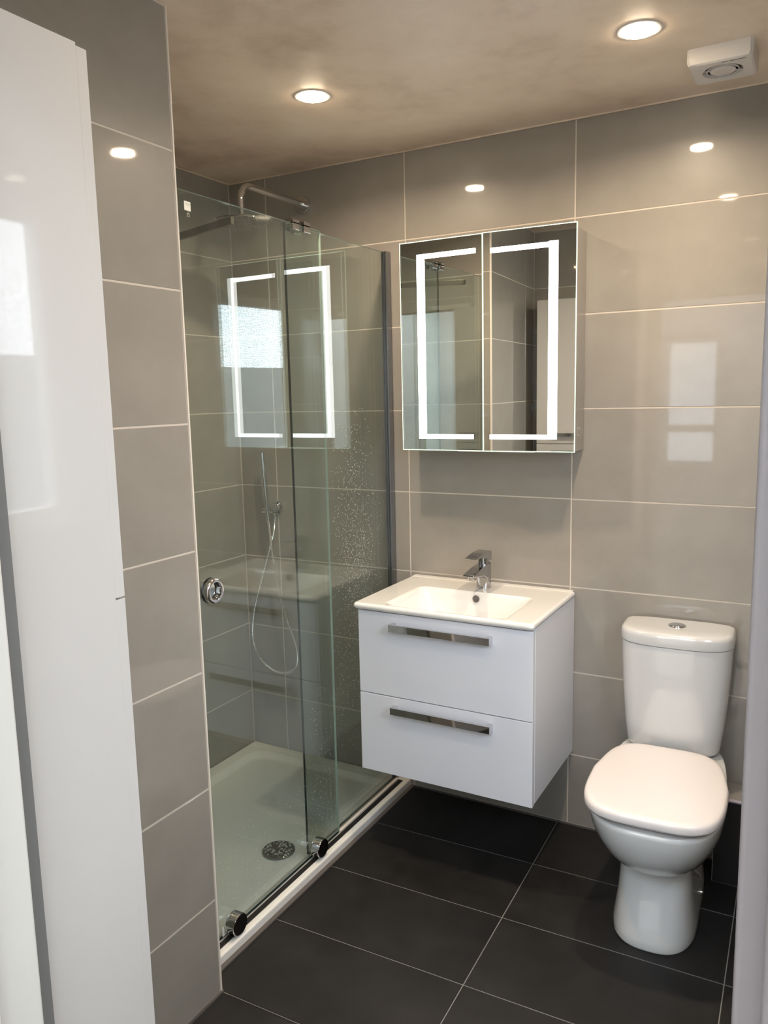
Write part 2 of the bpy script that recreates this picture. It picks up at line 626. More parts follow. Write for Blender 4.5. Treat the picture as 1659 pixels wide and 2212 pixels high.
# pipe boxing behind the toilet ------------------------------------------------
BX0, BY, BZ = 0.497, -0.131, 0.282
bxg = slab('wall_boxing', [(BX0, XR, BY + 0.008, 0.0, 0.0, BZ - 0.009)], M['grout'], 'low tiled pipe boxing beside the toilet')
tile_wall(bxg, (0, BY, 0), (1, 0, 0), (0, 0, 1), [BX0, 0.80, XR], [0.003, BZ - 0.003], M['floor_tile'], tilt=0)
tile_wall(bxg, (0, 0, BZ), (1, 0, 0), (0, 1, 0), [BX0, 0.80, XR], [BY + 0.012, -0.001], M['wall_tile'], tilt=0)
struct(box('trim_3', BX0, XR, BY - 0.001, BY + 0.011, BZ - 0.004, BZ + 0.002, M['lilac_trim'], bevel=0.001), 'pale lilac edge strip on the pipe boxing')

# trims ------------------------------------------------------------------------
struct(box('trim_1', XS - 0.007, XS + 0.0012, YE - 0.0035, YE + 0.0015, 0.0, CEIL, M['cream_trim'], bevel=0.0008), 'cream edge strip on the tiled wall corner')
bm = bmesh.new()
prism(bm, [(0, 0), (0, 0), (0, 0)][:0] or [(-0.0, 0.0), (0.0, 0.0)][:0] or [(-1.205, 0.0001), (-0.001, 0.0001), (-0.001, 0.005), (-1.205, 0.005)], -0.628, -0.612)
struct(done(bm, 'trim_2', M['silicone']), 'grey sealant line along the tray foot')
bm = bmesh.new()
add_box(bm, XS, XS + 0.006, YF, YE + 0.002, 0.0, 0.005)
add_box(bm, -0.612, BX0, -0.006, 0.0, 0.0, 0.005)
struct(done(bm, 'trim_4', M['silicone']), 'dark sealant line at the foot of the walls')
bm = bmesh.new()
add_box(bm, XW, XR, -0.004, 0.0, CEIL - 0.004, CEIL)
add_box(bm, XW, XW + 0.004, YE, 0.0, CEIL - 0.004, CEIL)
struct(done(bm, 'trim_5', M['plaster']), 'plaster bead along the top of the tiles')

struct(box('trim_6', DX0 - 0.01, DX0 + 0.0015, YF - 0.034, YF + 0.0002, 0, DZ, mat('raw_board_edge', (0.15, 0.15, 0.145), 0.7)), 'grey raw edge of the wall beside the door lining')
# doorway lining ----------------------------------------------------------------
d1 = bpy.data.objects.new('door_1', None)
COL.objects.link(d1)
struct(d1, 'white painted door lining around the doorway')
box('door_jamb', DX0 - 0.03, DX0 + 0.025, YF - 0.155, YF - 0.030, 0, DZ, M['painted_wood'], d1, 0.004)
box('door_jamb', DX1 + 0.006, DX1 + 0.05, YF - 0.15, YF - 0.0, 0, DZ, M['shaded_paint'], d1, 0.004)
box('door_stop', DX0 + 0.024, DX0 + 0.038, YF - 0.155, YF - 0.095, 0, DZ, M['painted_wood'], d1, 0.003)
box('door_head', DX0 - 0.03, DX1 + 0.05, YF - 0.15, YF - 0.0, DZ, DZ + 0.03, M['painted_wood'], d1, 0.004)
box('architrave', DX1 + 0.022, DX1 + 0.095, YF - 0.170, YF - 0.150, 0, DZ + 0.06, M['shaded_paint'], d1, 0.006)
box('architrave', DX0 - 0.075, DX0 + 0.008, YF - 0.172, YF - 0.154, 0, DZ + 0.06, M['painted_wood'], d1, 0.006)

# hall behind the camera ----------------------------------------------------------
HX0, HX1 = -1.3, 1.2
GW = (-0.46, 0.0, 0.90, 1.95)           # far hall window (x0,x1,z0,z1)
SK = (-0.60, 1.05, -4.0, -2.70)         # unseen hall rooflight, added to send daylight through the doorway (x0,x1,y0,y1)
HB = YF - 0.10
slab('floor_hall', [(HX0, HX1, HY, HB, -0.05, 0.0)], M['hall_floor'], 'pale hall floor')
slab('ceiling_hall', [(HX0 - 0.1, SK[0], HY - 0.1, HB, CEIL, CEIL + 0.2), (SK[1], HX1 + 0.1, HY - 0.1, HB, CEIL, CEIL + 0.2), (SK[0], SK[1], HY - 0.1, SK[2], CEIL, CEIL + 0.2), (SK[0], SK[1], SK[3], HB, CEIL, CEIL + 0.2)], M['hall_wall'], 'white hall ceiling with an added rooflight')
slab('wall_hall_left', [(HX0 - 0.1, HX0, HY - 0.1, HB, 0, CEIL)], M['hall_wall'], 'white hall wall')
slab('wall_hall_front', [(HX0 - 0.1, DX0, HB - 0.012, HB, 0, CEIL), (DX1 + 0.02, HX1 + 0.1, HB - 0.012, HB, 0, CEIL), (DX0, DX1, HB - 0.012, HB, DZ, CEIL)], M['hall_wall'], 'white hall wall around the bathroom doorway')
slab('wall_hall_right', [(HX1, HX1 + 0.1, HY - 0.1, HB, 0, CEIL)], M['hall_wall'], 'white hall wall on the right')
slab('wall_hall_back', [(HX0, GW[0], HY - 0.1, HY, 0, CEIL), (GW[1], HX1, HY - 0.1, HY, 0, CEIL), (GW[0], GW[1], HY - 0.1, HY, 0, GW[2]), (GW[0], GW[1], HY - 0.1, HY, GW[3], CEIL)], M['hall_wall'], 'white hall wall with a small window')


def window(name, label, plane, c, a0, a1, z0, z1, glass, bars=(), handle=None):
    """frame + pane in a wall opening; plane 'x' or 'y' at coordinate c (frame depth 0.06 outward of c)"""
    w = bpy.data.objects.new(name, None)
    COL.objects.link(w)
    struct(w, label)
    s = 1 if c > 0 else -1
    def pc(nm, p0, p1, q0, q1, d0, d1, m, bv=0.004):
        d0, d1 = sorted((c + s * d0, c + s * d1))
        if plane == 'x':
            return box(nm, d0, d1, p0, p1, q0, q1, m, w, bv)
        return box(nm, p0, p1, d0, d1, q0, q1, m, w, bv)
    F = 0.055
    pc('window_frame', a0, a0 + F, z0, z1, 0.02, 0.08, M['upvc'])
    pc('window_frame', a1 - F, a1, z0, z1, 0.02, 0.08, M['upvc'])
    pc('window_frame', a0 + F, a1 - F, z0, z0 + F, 0.02, 0.08, M['upvc'])
    pc('window_frame', a0 + F, a1 - F, z1 - F, z1, 0.02, 0.08, M['upvc'])
    for zb in bars:
        pc('window_bar', a0 + F, a1 - F, zb - 0.03, zb + 0.03, 0.02, 0.08, M['upvc'])
    pc('pane', a0 + F - 0.004, a1 - F + 0.004, z0 + F - 0.004, z1 - F + 0.004, 0.05, 0.054, glass, 0)
    return w


w1 = window('window_1', 'rippled bathroom window seen only as a reflection', 'x', XR + 0.01, WY0, WY1, WZ0, WZ1, M['obscure'])
bm = bmesh.new()
tube(bm, [(XR + 0.03, -1.722, 1.60), (XR - 0.012, -1.722, 1.60), (XR - 0.018, -1.722, 1.585), (XR - 0.02, -1.722, 1.47)], [0.013, 0.013, 0.014, 0.008], 10)
done(bm, 'window_handle', M['cream_handle'], w1, angle=50)
window('window_2', 'hall window', 'y', HY, GW[0], GW[1], GW[2], GW[3], M['net_pane'], bars=(1.22,))
w3 = bpy.data.objects.new('added_rooflight', None)
COL.objects.link(w3)
struct(w3, 'added unseen rooflight in the hall ceiling')
for nm, x0, x1, y0, y1 in (('window_frame', SK[0], SK[0] + 0.05, SK[2], SK[3]), ('window_frame', SK[1] - 0.05, SK[1], SK[2], SK[3]), ('window_frame', SK[0] + 0.05, SK[1] - 0.05, SK[2], SK[2] + 0.05), ('window_frame', SK[0] + 0.05, SK[1] - 0.05, SK[3] - 0.05, SK[3])):  # frame of the added rooflight
    box(nm, x0, x1, y0, y1, CEIL + 0.08, CEIL + 0.15, M['upvc'], w3, 0.004)
box('pane', SK[0] + 0.046, SK[1] - 0.046, SK[2] + 0.046, SK[3] - 0.046, CEIL + 0.11, CEIL + 0.116, M['clear_pane'], w3)  # pane of the added rooflight
portal('daylight_bathroom', (XR + 0.11, (WY0 + WY1) / 2, (WZ0 + WZ1) / 2), (0, R(90), 0), WZ1 - WZ0, WY1 - WY0)
portal('daylight_hall', ((GW[0] + GW[1]) / 2, HY - 0.11, (GW[2] + GW[3]) / 2), (R(90), 0, 0), GW[1] - GW[0], GW[3] - GW[2])
portal('daylight_added_rooflight', ((SK[0] + SK[1]) / 2, (SK[2] + SK[3]) / 2, CEIL + 0.21), (0, 0, 0), SK[1] - SK[0], SK[3] - SK[2])
slab('wall_garden', [(2.9, 3.1, -7.0, 2.5, -0.5, 1.80)], M['garden'], 'dark garden wall outside the bathroom window')
slab('ground_outside', [(-9, 9, -12, 6, -0.6, -0.5)], M['garden'], 'ground outside')

# ------------------------------------------------------------------ downlights
def downlight(x, y, label, power=1.0):
    t = thing('ceiling_downlight', label, 'light', (x, y, CEIL), 0, 'recessed ceiling downlights')
    bm = bmesh.new()
    lathe(bm, [(0.036, -0.0005), (0.037, -0.0012), (0.041, -0.0018), (0.050, -0.0022), (0.054, -0.001), (0.054, 0.0)], 40)
    done(bm, 'trim_ring', M['white_plastic'], t, angle=40)
    bm = bmesh.new()
    lathe(bm, [(0.0359, -0.001), (0.0357, -0.0045), (0.0345, -0.0062), (0.032, -0.0070), (0.012, -0.0074), (0.0, -0.0075)], 32)
    done(bm, 'lens', M['lens'], t, smooth=True)
    l = bpy.data.lights.new('downlight_beam', 'AREA')
    l.shape = 'DISK'
    l.size = 0.070
    l.spread = R(158)
    l.energy = LAMP_WATT * power
    l.color = (1.0, 0.80, 0.58)
    o = bpy.data.objects.new('downlight_beam', l)
    COL.objects.link(o)
    o.parent = t
    o.location = (0, 0, -0.0078)
    return t


downlight(-0.594, -0.600, 'lit round downlight in the ceiling above the shower screen')
downlight(0.300, -0.530, 'lit round downlight in the ceiling beside the extractor fan')
downlight(0.300, -1.400, 'lit round ceiling downlight nearer the doorway, seen only as a reflection', 0.45)

# ------------------------------------------------------------------ extractor fan
t = thing('extractor_fan', 'square white extractor fan on the brown ceiling at upper right', 'fan', (0.458, -0.269, CEIL))
bm = bmesh.new()
h = 0.078
def sq(hh, z, e, n=64):
    out = []
    for k in range(n):
        c, s_ = math.cos(2 * math.pi * (k + 0.5) / n), math.sin(2 * math.pi * (k + 0.5) / n)
        q_ = (abs(c) ** e + abs(s_) ** e) ** (-1 / e)
        out.append(Vector((hh * q_ * c, hh * q_ * s_, z)))
    return out
rings = [sq(h, 0.0, 22), sq(h, -0.030, 22), sq(h - 0.003, -0.038, 20), sq(h - 0.008, -0.041, 18)]
hole = sq(0.049, -0.041, 2)
hole2 = sq(0.0465, -0.030, 2)
loft(bm, rings + [hole, hole2], True, False)
done(bm, 'housing', M['white_plastic'], t, angle=30)
bm = bmesh.new()
lathe(bm, [(0.0455, -0.029), (0.0455, -0.012), (0.0, -0.012)], 32)
done(bm, 'dark_duct', M['dark_void'], t)
bm = bmesh.new()
lathe(bm, [(0.031, -0.034), (0.031, -0.040), (0.028, -0.042), (0.0, -0.043)], 32)
done(bm, 'grille_disc', M['white_plastic'], t, angle=40)
bm = bmesh.new()
lathe(bm, [(0.0375, -0.037), (0.0375, -0.041), (0.0395, -0.041), (0.0395, -0.037)], 40)
for k in range(4):
    a = R(20 + 90 * k)
    tube(bm, [(0.028 * math.cos(a), 0.028 * math.sin(a), -0.039), (0.048 * math.cos(a), 0.048 * math.sin(a), -0.039)], 0.0016, 6)
done(bm, 'grille_ring', M['white_plastic'], t, angle=40)
bm = bmesh.new()
for k, (a, b) in enumerate([(0.004, 0.019), (0.023, 0.060)]):
    add_box(bm, a, b, -0.0645, -0.0625, -0.0416, -0.0408)
done(bm, 'printed_line', M['ink'], t)

# ------------------------------------------------------------------ shower tray
TZ = 0.030
tx0, tx1, ty0, ty1 = XW + 0.002, -0.627, YE + 0.002, -0.002
bm = bmesh.new()
rr_ = lambda i, z, r: rrect(tx0 + i, tx1 - i, ty0 + i, ty1 - i, r, z, 6)
loft(bm, [rr_(0, 0.0, 0.004), rr_(0, TZ - 0.006, 0.004), rr_(0.002, TZ - 0.0015, 0.005), rr_(0.006, TZ, 0.006),
          rr_(0.052, TZ - 0.001, 0.06), rr_(0.062, TZ - 0.004, 0.07), rr_(0.076, TZ - 0.016, 0.075), rr_(0.092, TZ - 0.021, 0.075), rr_(0.30, TZ - 0.024, 0.06)])
tray = done(bm, 'shower_tray', M['tray'], angle=50)
tag(tray, 'low white shower tray with a raised rim on the floor', 'shower tray')

# drain cover with water beads on it
t = thing('drain_cover', 'round wet chrome waste cover in the white shower tray', 'drain', (-0.812, -0.628, TZ - 0.0228))
bm = bmesh.new()
lathe(bm, [(0.054, 0.002), (0.0555, 0.004), (0.055, 0.008), (0.050, 0.0105), (0.03, 0.0125), (0.0, 0.013)], 40)
M['drain_metal'] = mat('wet_chrome', (0.27, 0.27, 0.265), 0.12, 1.0)
nt, N, L, b = nodes_of(M['drain_metal'])
tc = N.new('ShaderNodeTexCoord'); nn = N.new('ShaderNodeTexNoise'); nn.inputs['Scale'].default_value = 140; nn.inputs['Detail'].default_value = 5
bp = N.new('ShaderNodeBump'); bp.inputs['Strength'].default_value = 0.9; bp.inputs['Distance'].default_value = 0.004
L.new(tc.outputs['Object'], nn.inputs['Vector']); L.new(nn.outputs['Fac'], bp.inputs['Height']); L.new(bp.outputs[0], b.inputs['Normal'])
done(bm, 'waste_disc', M['drain_metal'], t, angle=40)


def beads(name, parent, m, spots):
    """tiny low domes of water: spots = (point, normal, radius)"""
    vs, fs = [], []
    for p, nrm, r in spots:
        q = Vector((0, 0, 1)).rotation_difference(Vector(nrm)).to_matrix()
        b0 = len(vs)
        for rad, hh in ((1.0, 0.0), (0.6, 0.45)):
            for k in range(5):
                vs.append(Vector(p) + q @ Vector((rad * r * math.cos(1.2566 * k), rad * r * math.sin(1.2566 * k), hh * r)))
        vs.append(Vector(p) + q @ Vector((0, 0, 0.6 * r)))
        for k in range(5):
            j = (k + 1) % 5
            fs.append((b0 + k, b0 + j, b0 + 5 + j, b0 + 5 + k))
            fs.append((b0 + 5 + k, b0 + 5 + j, b0 + 10))
    me = bpy.data.meshes.new(name)
    me.from_pydata(vs, [], fs)
    o = link(name, me, m, parent, smooth=True)
    o['kind'] = 'stuff'
    return o


rd = random.Random(3)
sp = []
for _ in range(60):
    a, q = rd.uniform(0, 6.28), 0.05 * math.sqrt(rd.random())
    sp.append(((q * math.cos(a), q * math.sin(a), 0.0128 - 0.002 * (q / 0.05) ** 2), (0, 0, 1), rd.uniform(0.002, 0.0055)))
beads('water_beads', t, M['drops'], sp)

# ------------------------------------------------------------------ shower glass
GZ0, GZ1 = 0.034, 2.044
SX, FXX = -0.668, -0.685          # outer faces of sliding door and fixed panel
GT = 0.008


def pane(name, x, y0, y1, z0, z1, parent, edges):
    """8 mm sheet; dark green edges, top and far ends in a lit tone"""
    bm = bmesh.new()
    add_box(bm, x - GT, x, y0, y1, z0, z1)
    me = bpy.data.meshes.new(name)
    bmesh.ops.recalc_face_normals(bm, faces=bm.faces)
    for f in bm.faces:
        if abs(f.normal.x) > 0.5:
            f.material_index = 0
        elif f.normal.z > 0.5:
            f.material_index = 2
        else:
            f.material_index = 2 if f.normal.y > 0.5 else 1
    bm.to_mesh(me)
    bm.free()
    return link(name, me, [M['glass'], M['glass_edge'], edges], parent)


door = thing('sliding_shower_door', 'clear glass sliding shower door with a round handle and two bottom rollers', 'shower door', (SX, -0.84, GZ0))
def inv(o):
    return Matrix.Translation(-Vector(o.location))
def rel(o, x, y, z):
    return (x - o.location.x, y - o.location.y, z - o.location.z)
# parts are built in world coordinates and shifted into the thing's frame
def into(part, root):
    part.parent = root
    part.matrix_parent_inverse = root_inv(root)
    return part
def root_inv(root):
    m = Matrix.Translation(root.location) @ root.rotation_euler.to_matrix().to_4x4()
    return m.inverted()

into(pane('glass_panel', SX, -1.190, -0.470, GZ0, GZ1, None, M['glass_edge_lit']), door)
# ring handle: a thick chrome ring on each face
hy, hz = -1.047, 1.029
bm = bmesh.new()
for s, xf in ((1, SX), (-1, SX - GT)):
    lathe(bm, [(0.0225, 0.0), (0.0225, 0.010), (0.0245, 0.0135), (0.029, 0.014), (0.033, 0.012), (0.0348, 0.008), (0.0348, 0.0)], 40, axis_mx((xf, hy, hz), (s, 0, 0)))
into(done(bm, 'ring_handle', M['chrome'], angle=40), door)
for k, ry, rz in ((0, -1.046, 0.0645), (1, -0.623, 0.067)):
    bm = bmesh.new()
    lathe(bm, [(0.012, 0.0), (0.012, 0.006), (0.0305, 0.006), (0.0312, 0.010), (0.0312, 0.033), (0.0300, 0.0352), (0.0, 0.0352)], 40, axis_mx((SX, ry, rz), (1, 0, 0)))
    ro = into(done(bm, 'roller', M['chrome'], angle=40), door)
    bm = bmesh.new()
    lathe(bm, [(0.0292, 0.0352), (0.0285, 0.0366), (0.0, 0.0368)], 40, axis_mx((SX, ry, rz), (1, 0, 0)))
    cp = done(bm, 'roller_cap', M['dark_chrome'], angle=40)
    cp.parent = ro
    cp['label'] = 'dark polished roller face'
# safety mark at the upper left of the door
lb = into(box('glass_label', SX + 0.0001, SX + 0.0005, -1.0735, -1.0510, 1.9965, 2.0185, M['label_white']), door)
lb['label'] = 'small white square sticker'
bm = bmesh.new()
for k in range(4):
    add_box(bm, SX + 0.0005, SX + 0.0007, -1.0715 + 0.0052 * k, -1.0675 + 0.0052 * k, 2.0125, 2.0132)
    if k:
        add_box(bm, SX + 0.0005, SX + 0.0007, -1.0715 + 0.0052 * k, -1.0690 + 0.0052 * k, 2.0095, 2.0102)
mk = done(bm, 'label_print', M['ink'])
mk.parent = lb


def text_mesh(name, body, size, m, mx, extrude=0.0001):
    c = bpy.data.curves.new('txt', 'FONT')
    c.body = body
    c.size = size
    c.align_x, c.align_y = 'CENTER', 'CENTER'
    c.extrude = extrude
    c.resolution_u = 3
    o = bpy.data.objects.new('txt', c)
    COL.objects.link(o)
    dg = bpy.context.evaluated_depsgraph_get()
    me = bpy.data.meshes.new_from_object(o.evaluated_get(dg))
    bpy.data.objects.remove(o)
    me.materials.clear()
    me.transform(mx)
    me.name = name
    return link(name, me, m)


# the mark is printed on the inner side of the pane: letters run right to left from here
mx = Matrix.Translation((SX + 0.0004, -1.0605, 1.9855)) @ Matrix(((0, 0, 1), (-1, 0, 0), (0, 1, 0))).to_4x4()
into(text_mesh('printed_mark', 'CE', 0.0105, M['print_white'], mx), door)
bm = bmesh.new()
for dz in (0.0, -0.0035):
    add_box(bm, SX + 0.0001, SX + 0.0005, -1.064, -1.057, 1.9932 + dz, 1.9942 + dz)
into(done(bm, 'printed_lines', M['print_white']), door)
sk = into(box('paper_sticker', SX + 0.0001, SX + 0.0005, -1.083, -1.061, 0.037, 0.067, M['label_white']), door)
sk['label'] = 'small pale paper sticker near the lower roller'
rd = random.Random(11)
sp = []
for _ in range(430):
    y = rd.uniform(-1.18, -0.66)
    z = 0.045 + abs(rd.gauss(0, 0.13))
    if z < 0.5:
        sp.append(((SX + 0.0001, y, z), (1, 0, 0), rd.uniform(0.0006, 0.0014)))
for _ in range(330):
    y = rd.uniform(-0.64, -0.475)
    z = rd.uniform(0.06, 0.60)
    sp.append(((SX + 0.0001, y, z), (1, 0, 0), rd.uniform(0.0006, 0.0014)))
into(beads('water_beads', None, M['drops'], sp), door)

fixed = thing('fixed_shower_panel', 'fixed clear glass shower panel fastened to the back wall', 'shower panel', (FXX, -0.33, GZ0))
into(pane('glass_panel', FXX, -0.632, -0.012, GZ0, GZ1, None, M['glass_edge_lit']), fixed)
for cy in (-0.611, -0.554):
    bm = bmesh.new()
    add_box(bm, SX - GT - 0.011, SX + 0.010, cy - 0.017, cy + 0.017, GZ1 - 0.004, GZ1 + 0.012, 0.0015)
    add_box(bm, SX + 0.001, SX + 0.010, cy - 0.017, cy + 0.017, GZ1 - 0.020, GZ1 + 0.002, 0.0015)
    add_box(bm, FXX - GT - 0.010, FXX - GT - 0.001, cy - 0.017, cy + 0.017, GZ1 - 0.020, GZ1 + 0.002, 0.0015)
    into(done(bm, 'glass_clip', M['chrome'], angle=35), fixed)
bm = bmesh.new()
for a, b in ((-0.699, -0.6945), (-0.692, -0.686), (-0.684, -0.677)):
    add_box(bm, a + 0.002, b + 0.002, -0.034, -0.001, TZ + 0.001, 2.047, 0.001)
add_box(bm, -0.6965, -0.6755, -0.029, -0.002, TZ + 0.001, 2.045)
into(done(bm, 'wall_channel', M['brushed'], angle=35), fixed)
rd = random.Random(5)
sp = []
for _ in range(2100):
    y = -0.275 + rd.gauss(0, 0.07)
    z = 0.92 + rd.gauss(0, 0.25)
    if -0.47 < y < -0.05 and 0.06 < z < 1.5:
        sp.append(((FXX + 0.0001, y, z), (1, 0, 0), rd.uniform(0.0009, 0.0018)))
for _ in range(260):
    sp.append(((FXX + 0.0001, -0.41 + rd.gauss(0, 0.03), rd.uniform(0.05, 0.7)), (1, 0, 0), rd.uniform(0.0006, 0.0012)))
into(beads('water_beads', None, M['drops'], sp), fixed)

rail = thing('door_rail', 'slim dark floor rail under the shower glass on the tray rim', 'rail', (-0.66, -0.6, TZ))
into(box('track', -0.664, -0.647, -1.205, -0.036, TZ, TZ + 0.003, M['dark_seal'], None, 0.001), rail)
into(box('rail_strip', -0.675, -0.6645, -0.465, -0.036, TZ, TZ + 0.0085, M['cream_trim'], None, 0.001), rail)

# slim bar across the shower behind the glass
bar = thing('shower_support_bar', 'slim dark metal bar behind the glass near the top of the sliding door', 'bar', (-1.0, -0.90, 1.975))
bar.rotation_euler = (0, 0, 0)
b0, b1 = Vector((SX - GT - 0.003, -0.878, 2.007)), Vector((XW + 0.006, -0.659, 2.007))
bm = bmesh.new()
bl = (b1 - b0).length
add_box(bm, 0, bl, -0.005, 0.005, -0.010, 0.010, 0.001)
bm.transform(Matrix.Translation(b0) @ Matrix.Rotation(math.atan2(b1.y - b0.y, b1.x - b0.x), 4, 'Z'))
into(done(bm, 'bar', M['bronze']), bar)
into(box('bar_end', b1.x - 0.006, b1.x + 0.010, b1.y - 0.012, b1.y + 0.012, b1.z - 0.015, b1.z + 0.015, M['chrome'], None, 0.002), bar)

# ------------------------------------------------------------------ rain shower
RX, RZ = -1.046, 2.258
rs = thing('rain_shower', 'chrome rain shower arm and flat head on the back wall above the glass', 'shower', (RX, 0, RZ))
bm = bmesh.new()
lathe(bm, [(0.031, 0.0), (0.032, 0.004), (0.032, 0.012), (0.030, 0.0145), (0.012, 0.0155)], 40, axis_mx((RX, -0.001, RZ), (0, -1, 0)))
into(done(bm, 'wall_flange', M['chrome'], angle=40), rs)
pts = [(RX, -0.012, RZ), (RX, -0.325, RZ)]
for k in range(1, 9):
    a = R(90 * k / 8)
    pts.append((RX, -0.325 - 0.055 * math.sin(a), RZ - 0.055 * (1 - math.cos(a))))
pts += [(RX, -0.380, 2.150)]
bm = bmesh.new()
tube(bm, pts, 0.0115, 16)
into(done(bm, 'arm', M['chrome'], angle=60), rs)
bm = bmesh.new()
lathe(bm, [(0.100, 0.0), (0.1015, 0.0015), (0.1015, 0.005), (0.098, 0.0075), (0.02, 0.011), (0.016, 0.016), (0.0115, 0.026)], 56, Matrix.Translation((RX, -0.380, 2.129)))
into(done(bm, 'shower_head', M['head_metal'], angle=40), rs)
bm = bmesh.new()
for ring in range(1, 6):
    for k in range(6 * ring):
        a = 2 * math.pi * k / (6 * ring)
        lathe(bm, [(0.0022, 0.0005), (0.002, -0.002), (0.0, -0.0025)], 6, Matrix.Translation((RX + 0.017 * ring * math.cos(a), -0.380 + 0.017 * ring * math.sin(a), 2.129)))
nz = into(done(bm, 'nozzles', M['nozzle']), rs)
nz['kind'] = 'stuff'

# ------------------------------------------------------------------ hand shower
hs = thing('hand_shower', 'slim chrome hand shower on its wall bracket with a looping hose', 'hand shower', (-1.230, 0, 1.085))
bm = bmesh.new()
lathe(bm, [(0.027, 0.0), (0.028, 0.003), (0.028, 0.010), (0.020, 0.012), (0.019, 0.055), (0.017, 0.057), (0.0, 0.057)], 32, axis_mx((-1.230, -0.001, 1.085), (0, -1, 0)))
tube(bm, [(-1.230, -0.045, 1.083), (-1.262, -0.062, 1.083)], 0.0175, 20)
into(done(bm, 'bracket', M['chrome'], angle=40), hs)
bm = bmesh.new()
tube(bm, [(-1.226, -0.03, 1.068), (-1.226, -0.03, 1.052), (-1.226, -0.03, 1.050), (-1.226, -0.03, 1.035)], [0.009, 0.009, 0.011, 0.010], 14)
into(done(bm, 'outlet', M['chrome'], angle=40), hs)
bm = bmesh.new()
wa, wb_ = Vector((-1.236, -0.060, 1.040)), Vector((-1.252, -0.064, 1.318))
tube(bm, [wa, wa.lerp(wb_, 0.06), wa.lerp(wb_, 0.30), wa.lerp(wb_, 0.36), wb_.lerp(wa, 0.01), wb_], [0.008, 0.0095, 0.0105, 0.0125, 0.0125, 0.010], 18)
wd = into(done(bm, 'handset', M['chrome'], angle=40), hs)
bm = bmesh.new()
dv = (wb_ - wa).normalized()
for k in range(11):
    c = wb_.lerp(wa, 0.03 + 0.027 * k)
    for dx in (-0.0045, 0.0):
        lathe(bm, [(0.0016, 0.0), (0.0012, 0.0012), (0.0, 0.0014)], 6, axis_mx(c + Vector((dx - 0.001, -0.0118, 0)), (-0.1, -1, 0)))
jn = done(bm, 'spray_nozzles', M['nozzle'])
jn.parent = wd
jn['kind'] = 'stuff'
hp = [(-1.236, -0.060, 1.040), (-1.228, -0.062, 0.98), (-1.212, -0.066, 0.87), (-1.185, -0.070, 0.74), (-1.150, -0.068, 0.62), (-1.118, -0.062, 0.52),
      (-1.124, -0.055, 0.44), (-1.168, -0.050, 0.398), (-1.245, -0.048, 0.393), (-1.318, -0.046, 0.435), (-1.357, -0.044, 0.52), (-1.346, -0.040, 0.64),
      (-1.302, -0.036, 0.78), (-1.258, -0.032, 0.91), (-1.232, -0.030, 0.99), (-1.226, -0.030, 1.037)]
path = catmull(hp, 26)
bm = bmesh.new()
tube(bm, path, [0.0056 if (i % 2) else 0.0040 for i in range(len(path))], 9)
into(done(bm, 'hose', M['hose']), hs)

# ------------------------------------------------------------------ vanity unit
VX0, VX1, VY, VZ0, VZ1 = -0.588, 0.016, -0.436, 0.276, 0.838
va = thing('vanity_unit', 'wall-hung white gloss vanity unit with two drawers under the basin', 'vanity unit', (-0.286, -0.2, VZ0))
P_ = 0.016
def vpart(name, *a, **k):
    return into(box(name, *a, **k), va)
vpart('side_panel', VX0, VX0 + P_, VY + 0.020, -0.002, VZ0 + 0.006, VZ1, M['gloss_white'], bevel=0.0008)
vpart('side_panel', VX1 - P_, VX1, VY + 0.020, -0.002, VZ0 + 0.006, VZ1, M['gloss_white'], bevel=0.0008)
vpart('bottom_panel', VX0 + P_, VX1 - P_, VY + 0.020, -0.002, VZ0 + 0.006, VZ0 + 0.022, M['gloss_white'])
vpart('back_panel', VX0 + P_, VX1 - P_, -0.012, -0.002, VZ0 + 0.022, VZ1 - 0.11, M['gloss_white'])
for z0, z1, hzc in ((0.552, 0.834, 0.7925), (VZ0, 0.549, 0.5125)):
    dr = vpart('drawer', VX0, VX1 - 0.001, VY, VY + 0.0185, z0, z1, M['gloss_white'], bevel=0.0012)
    bm = bmesh.new()
    x0, x1, yh = -0.459, -0.112, VY - 0.030
    add_box(bm, x0, x1, yh, yh + 0.011, hzc - 0.0115, hzc + 0.0115, 0.0008)
    add_box(bm, x0, x0 + 0.013, yh + 0.009, VY + 0.001, hzc - 0.0115, hzc + 0.0115, 0.0008)
    add_box(bm, x1 - 0.013, x1, yh + 0.009, VY + 0.001, hzc - 0.0115, hzc + 0.0115, 0.0008)
    hd = done(bm, 'handle', M['chrome'], angle=35)
    hd.parent = dr
    hd['label'] = 'square chrome bar handle'

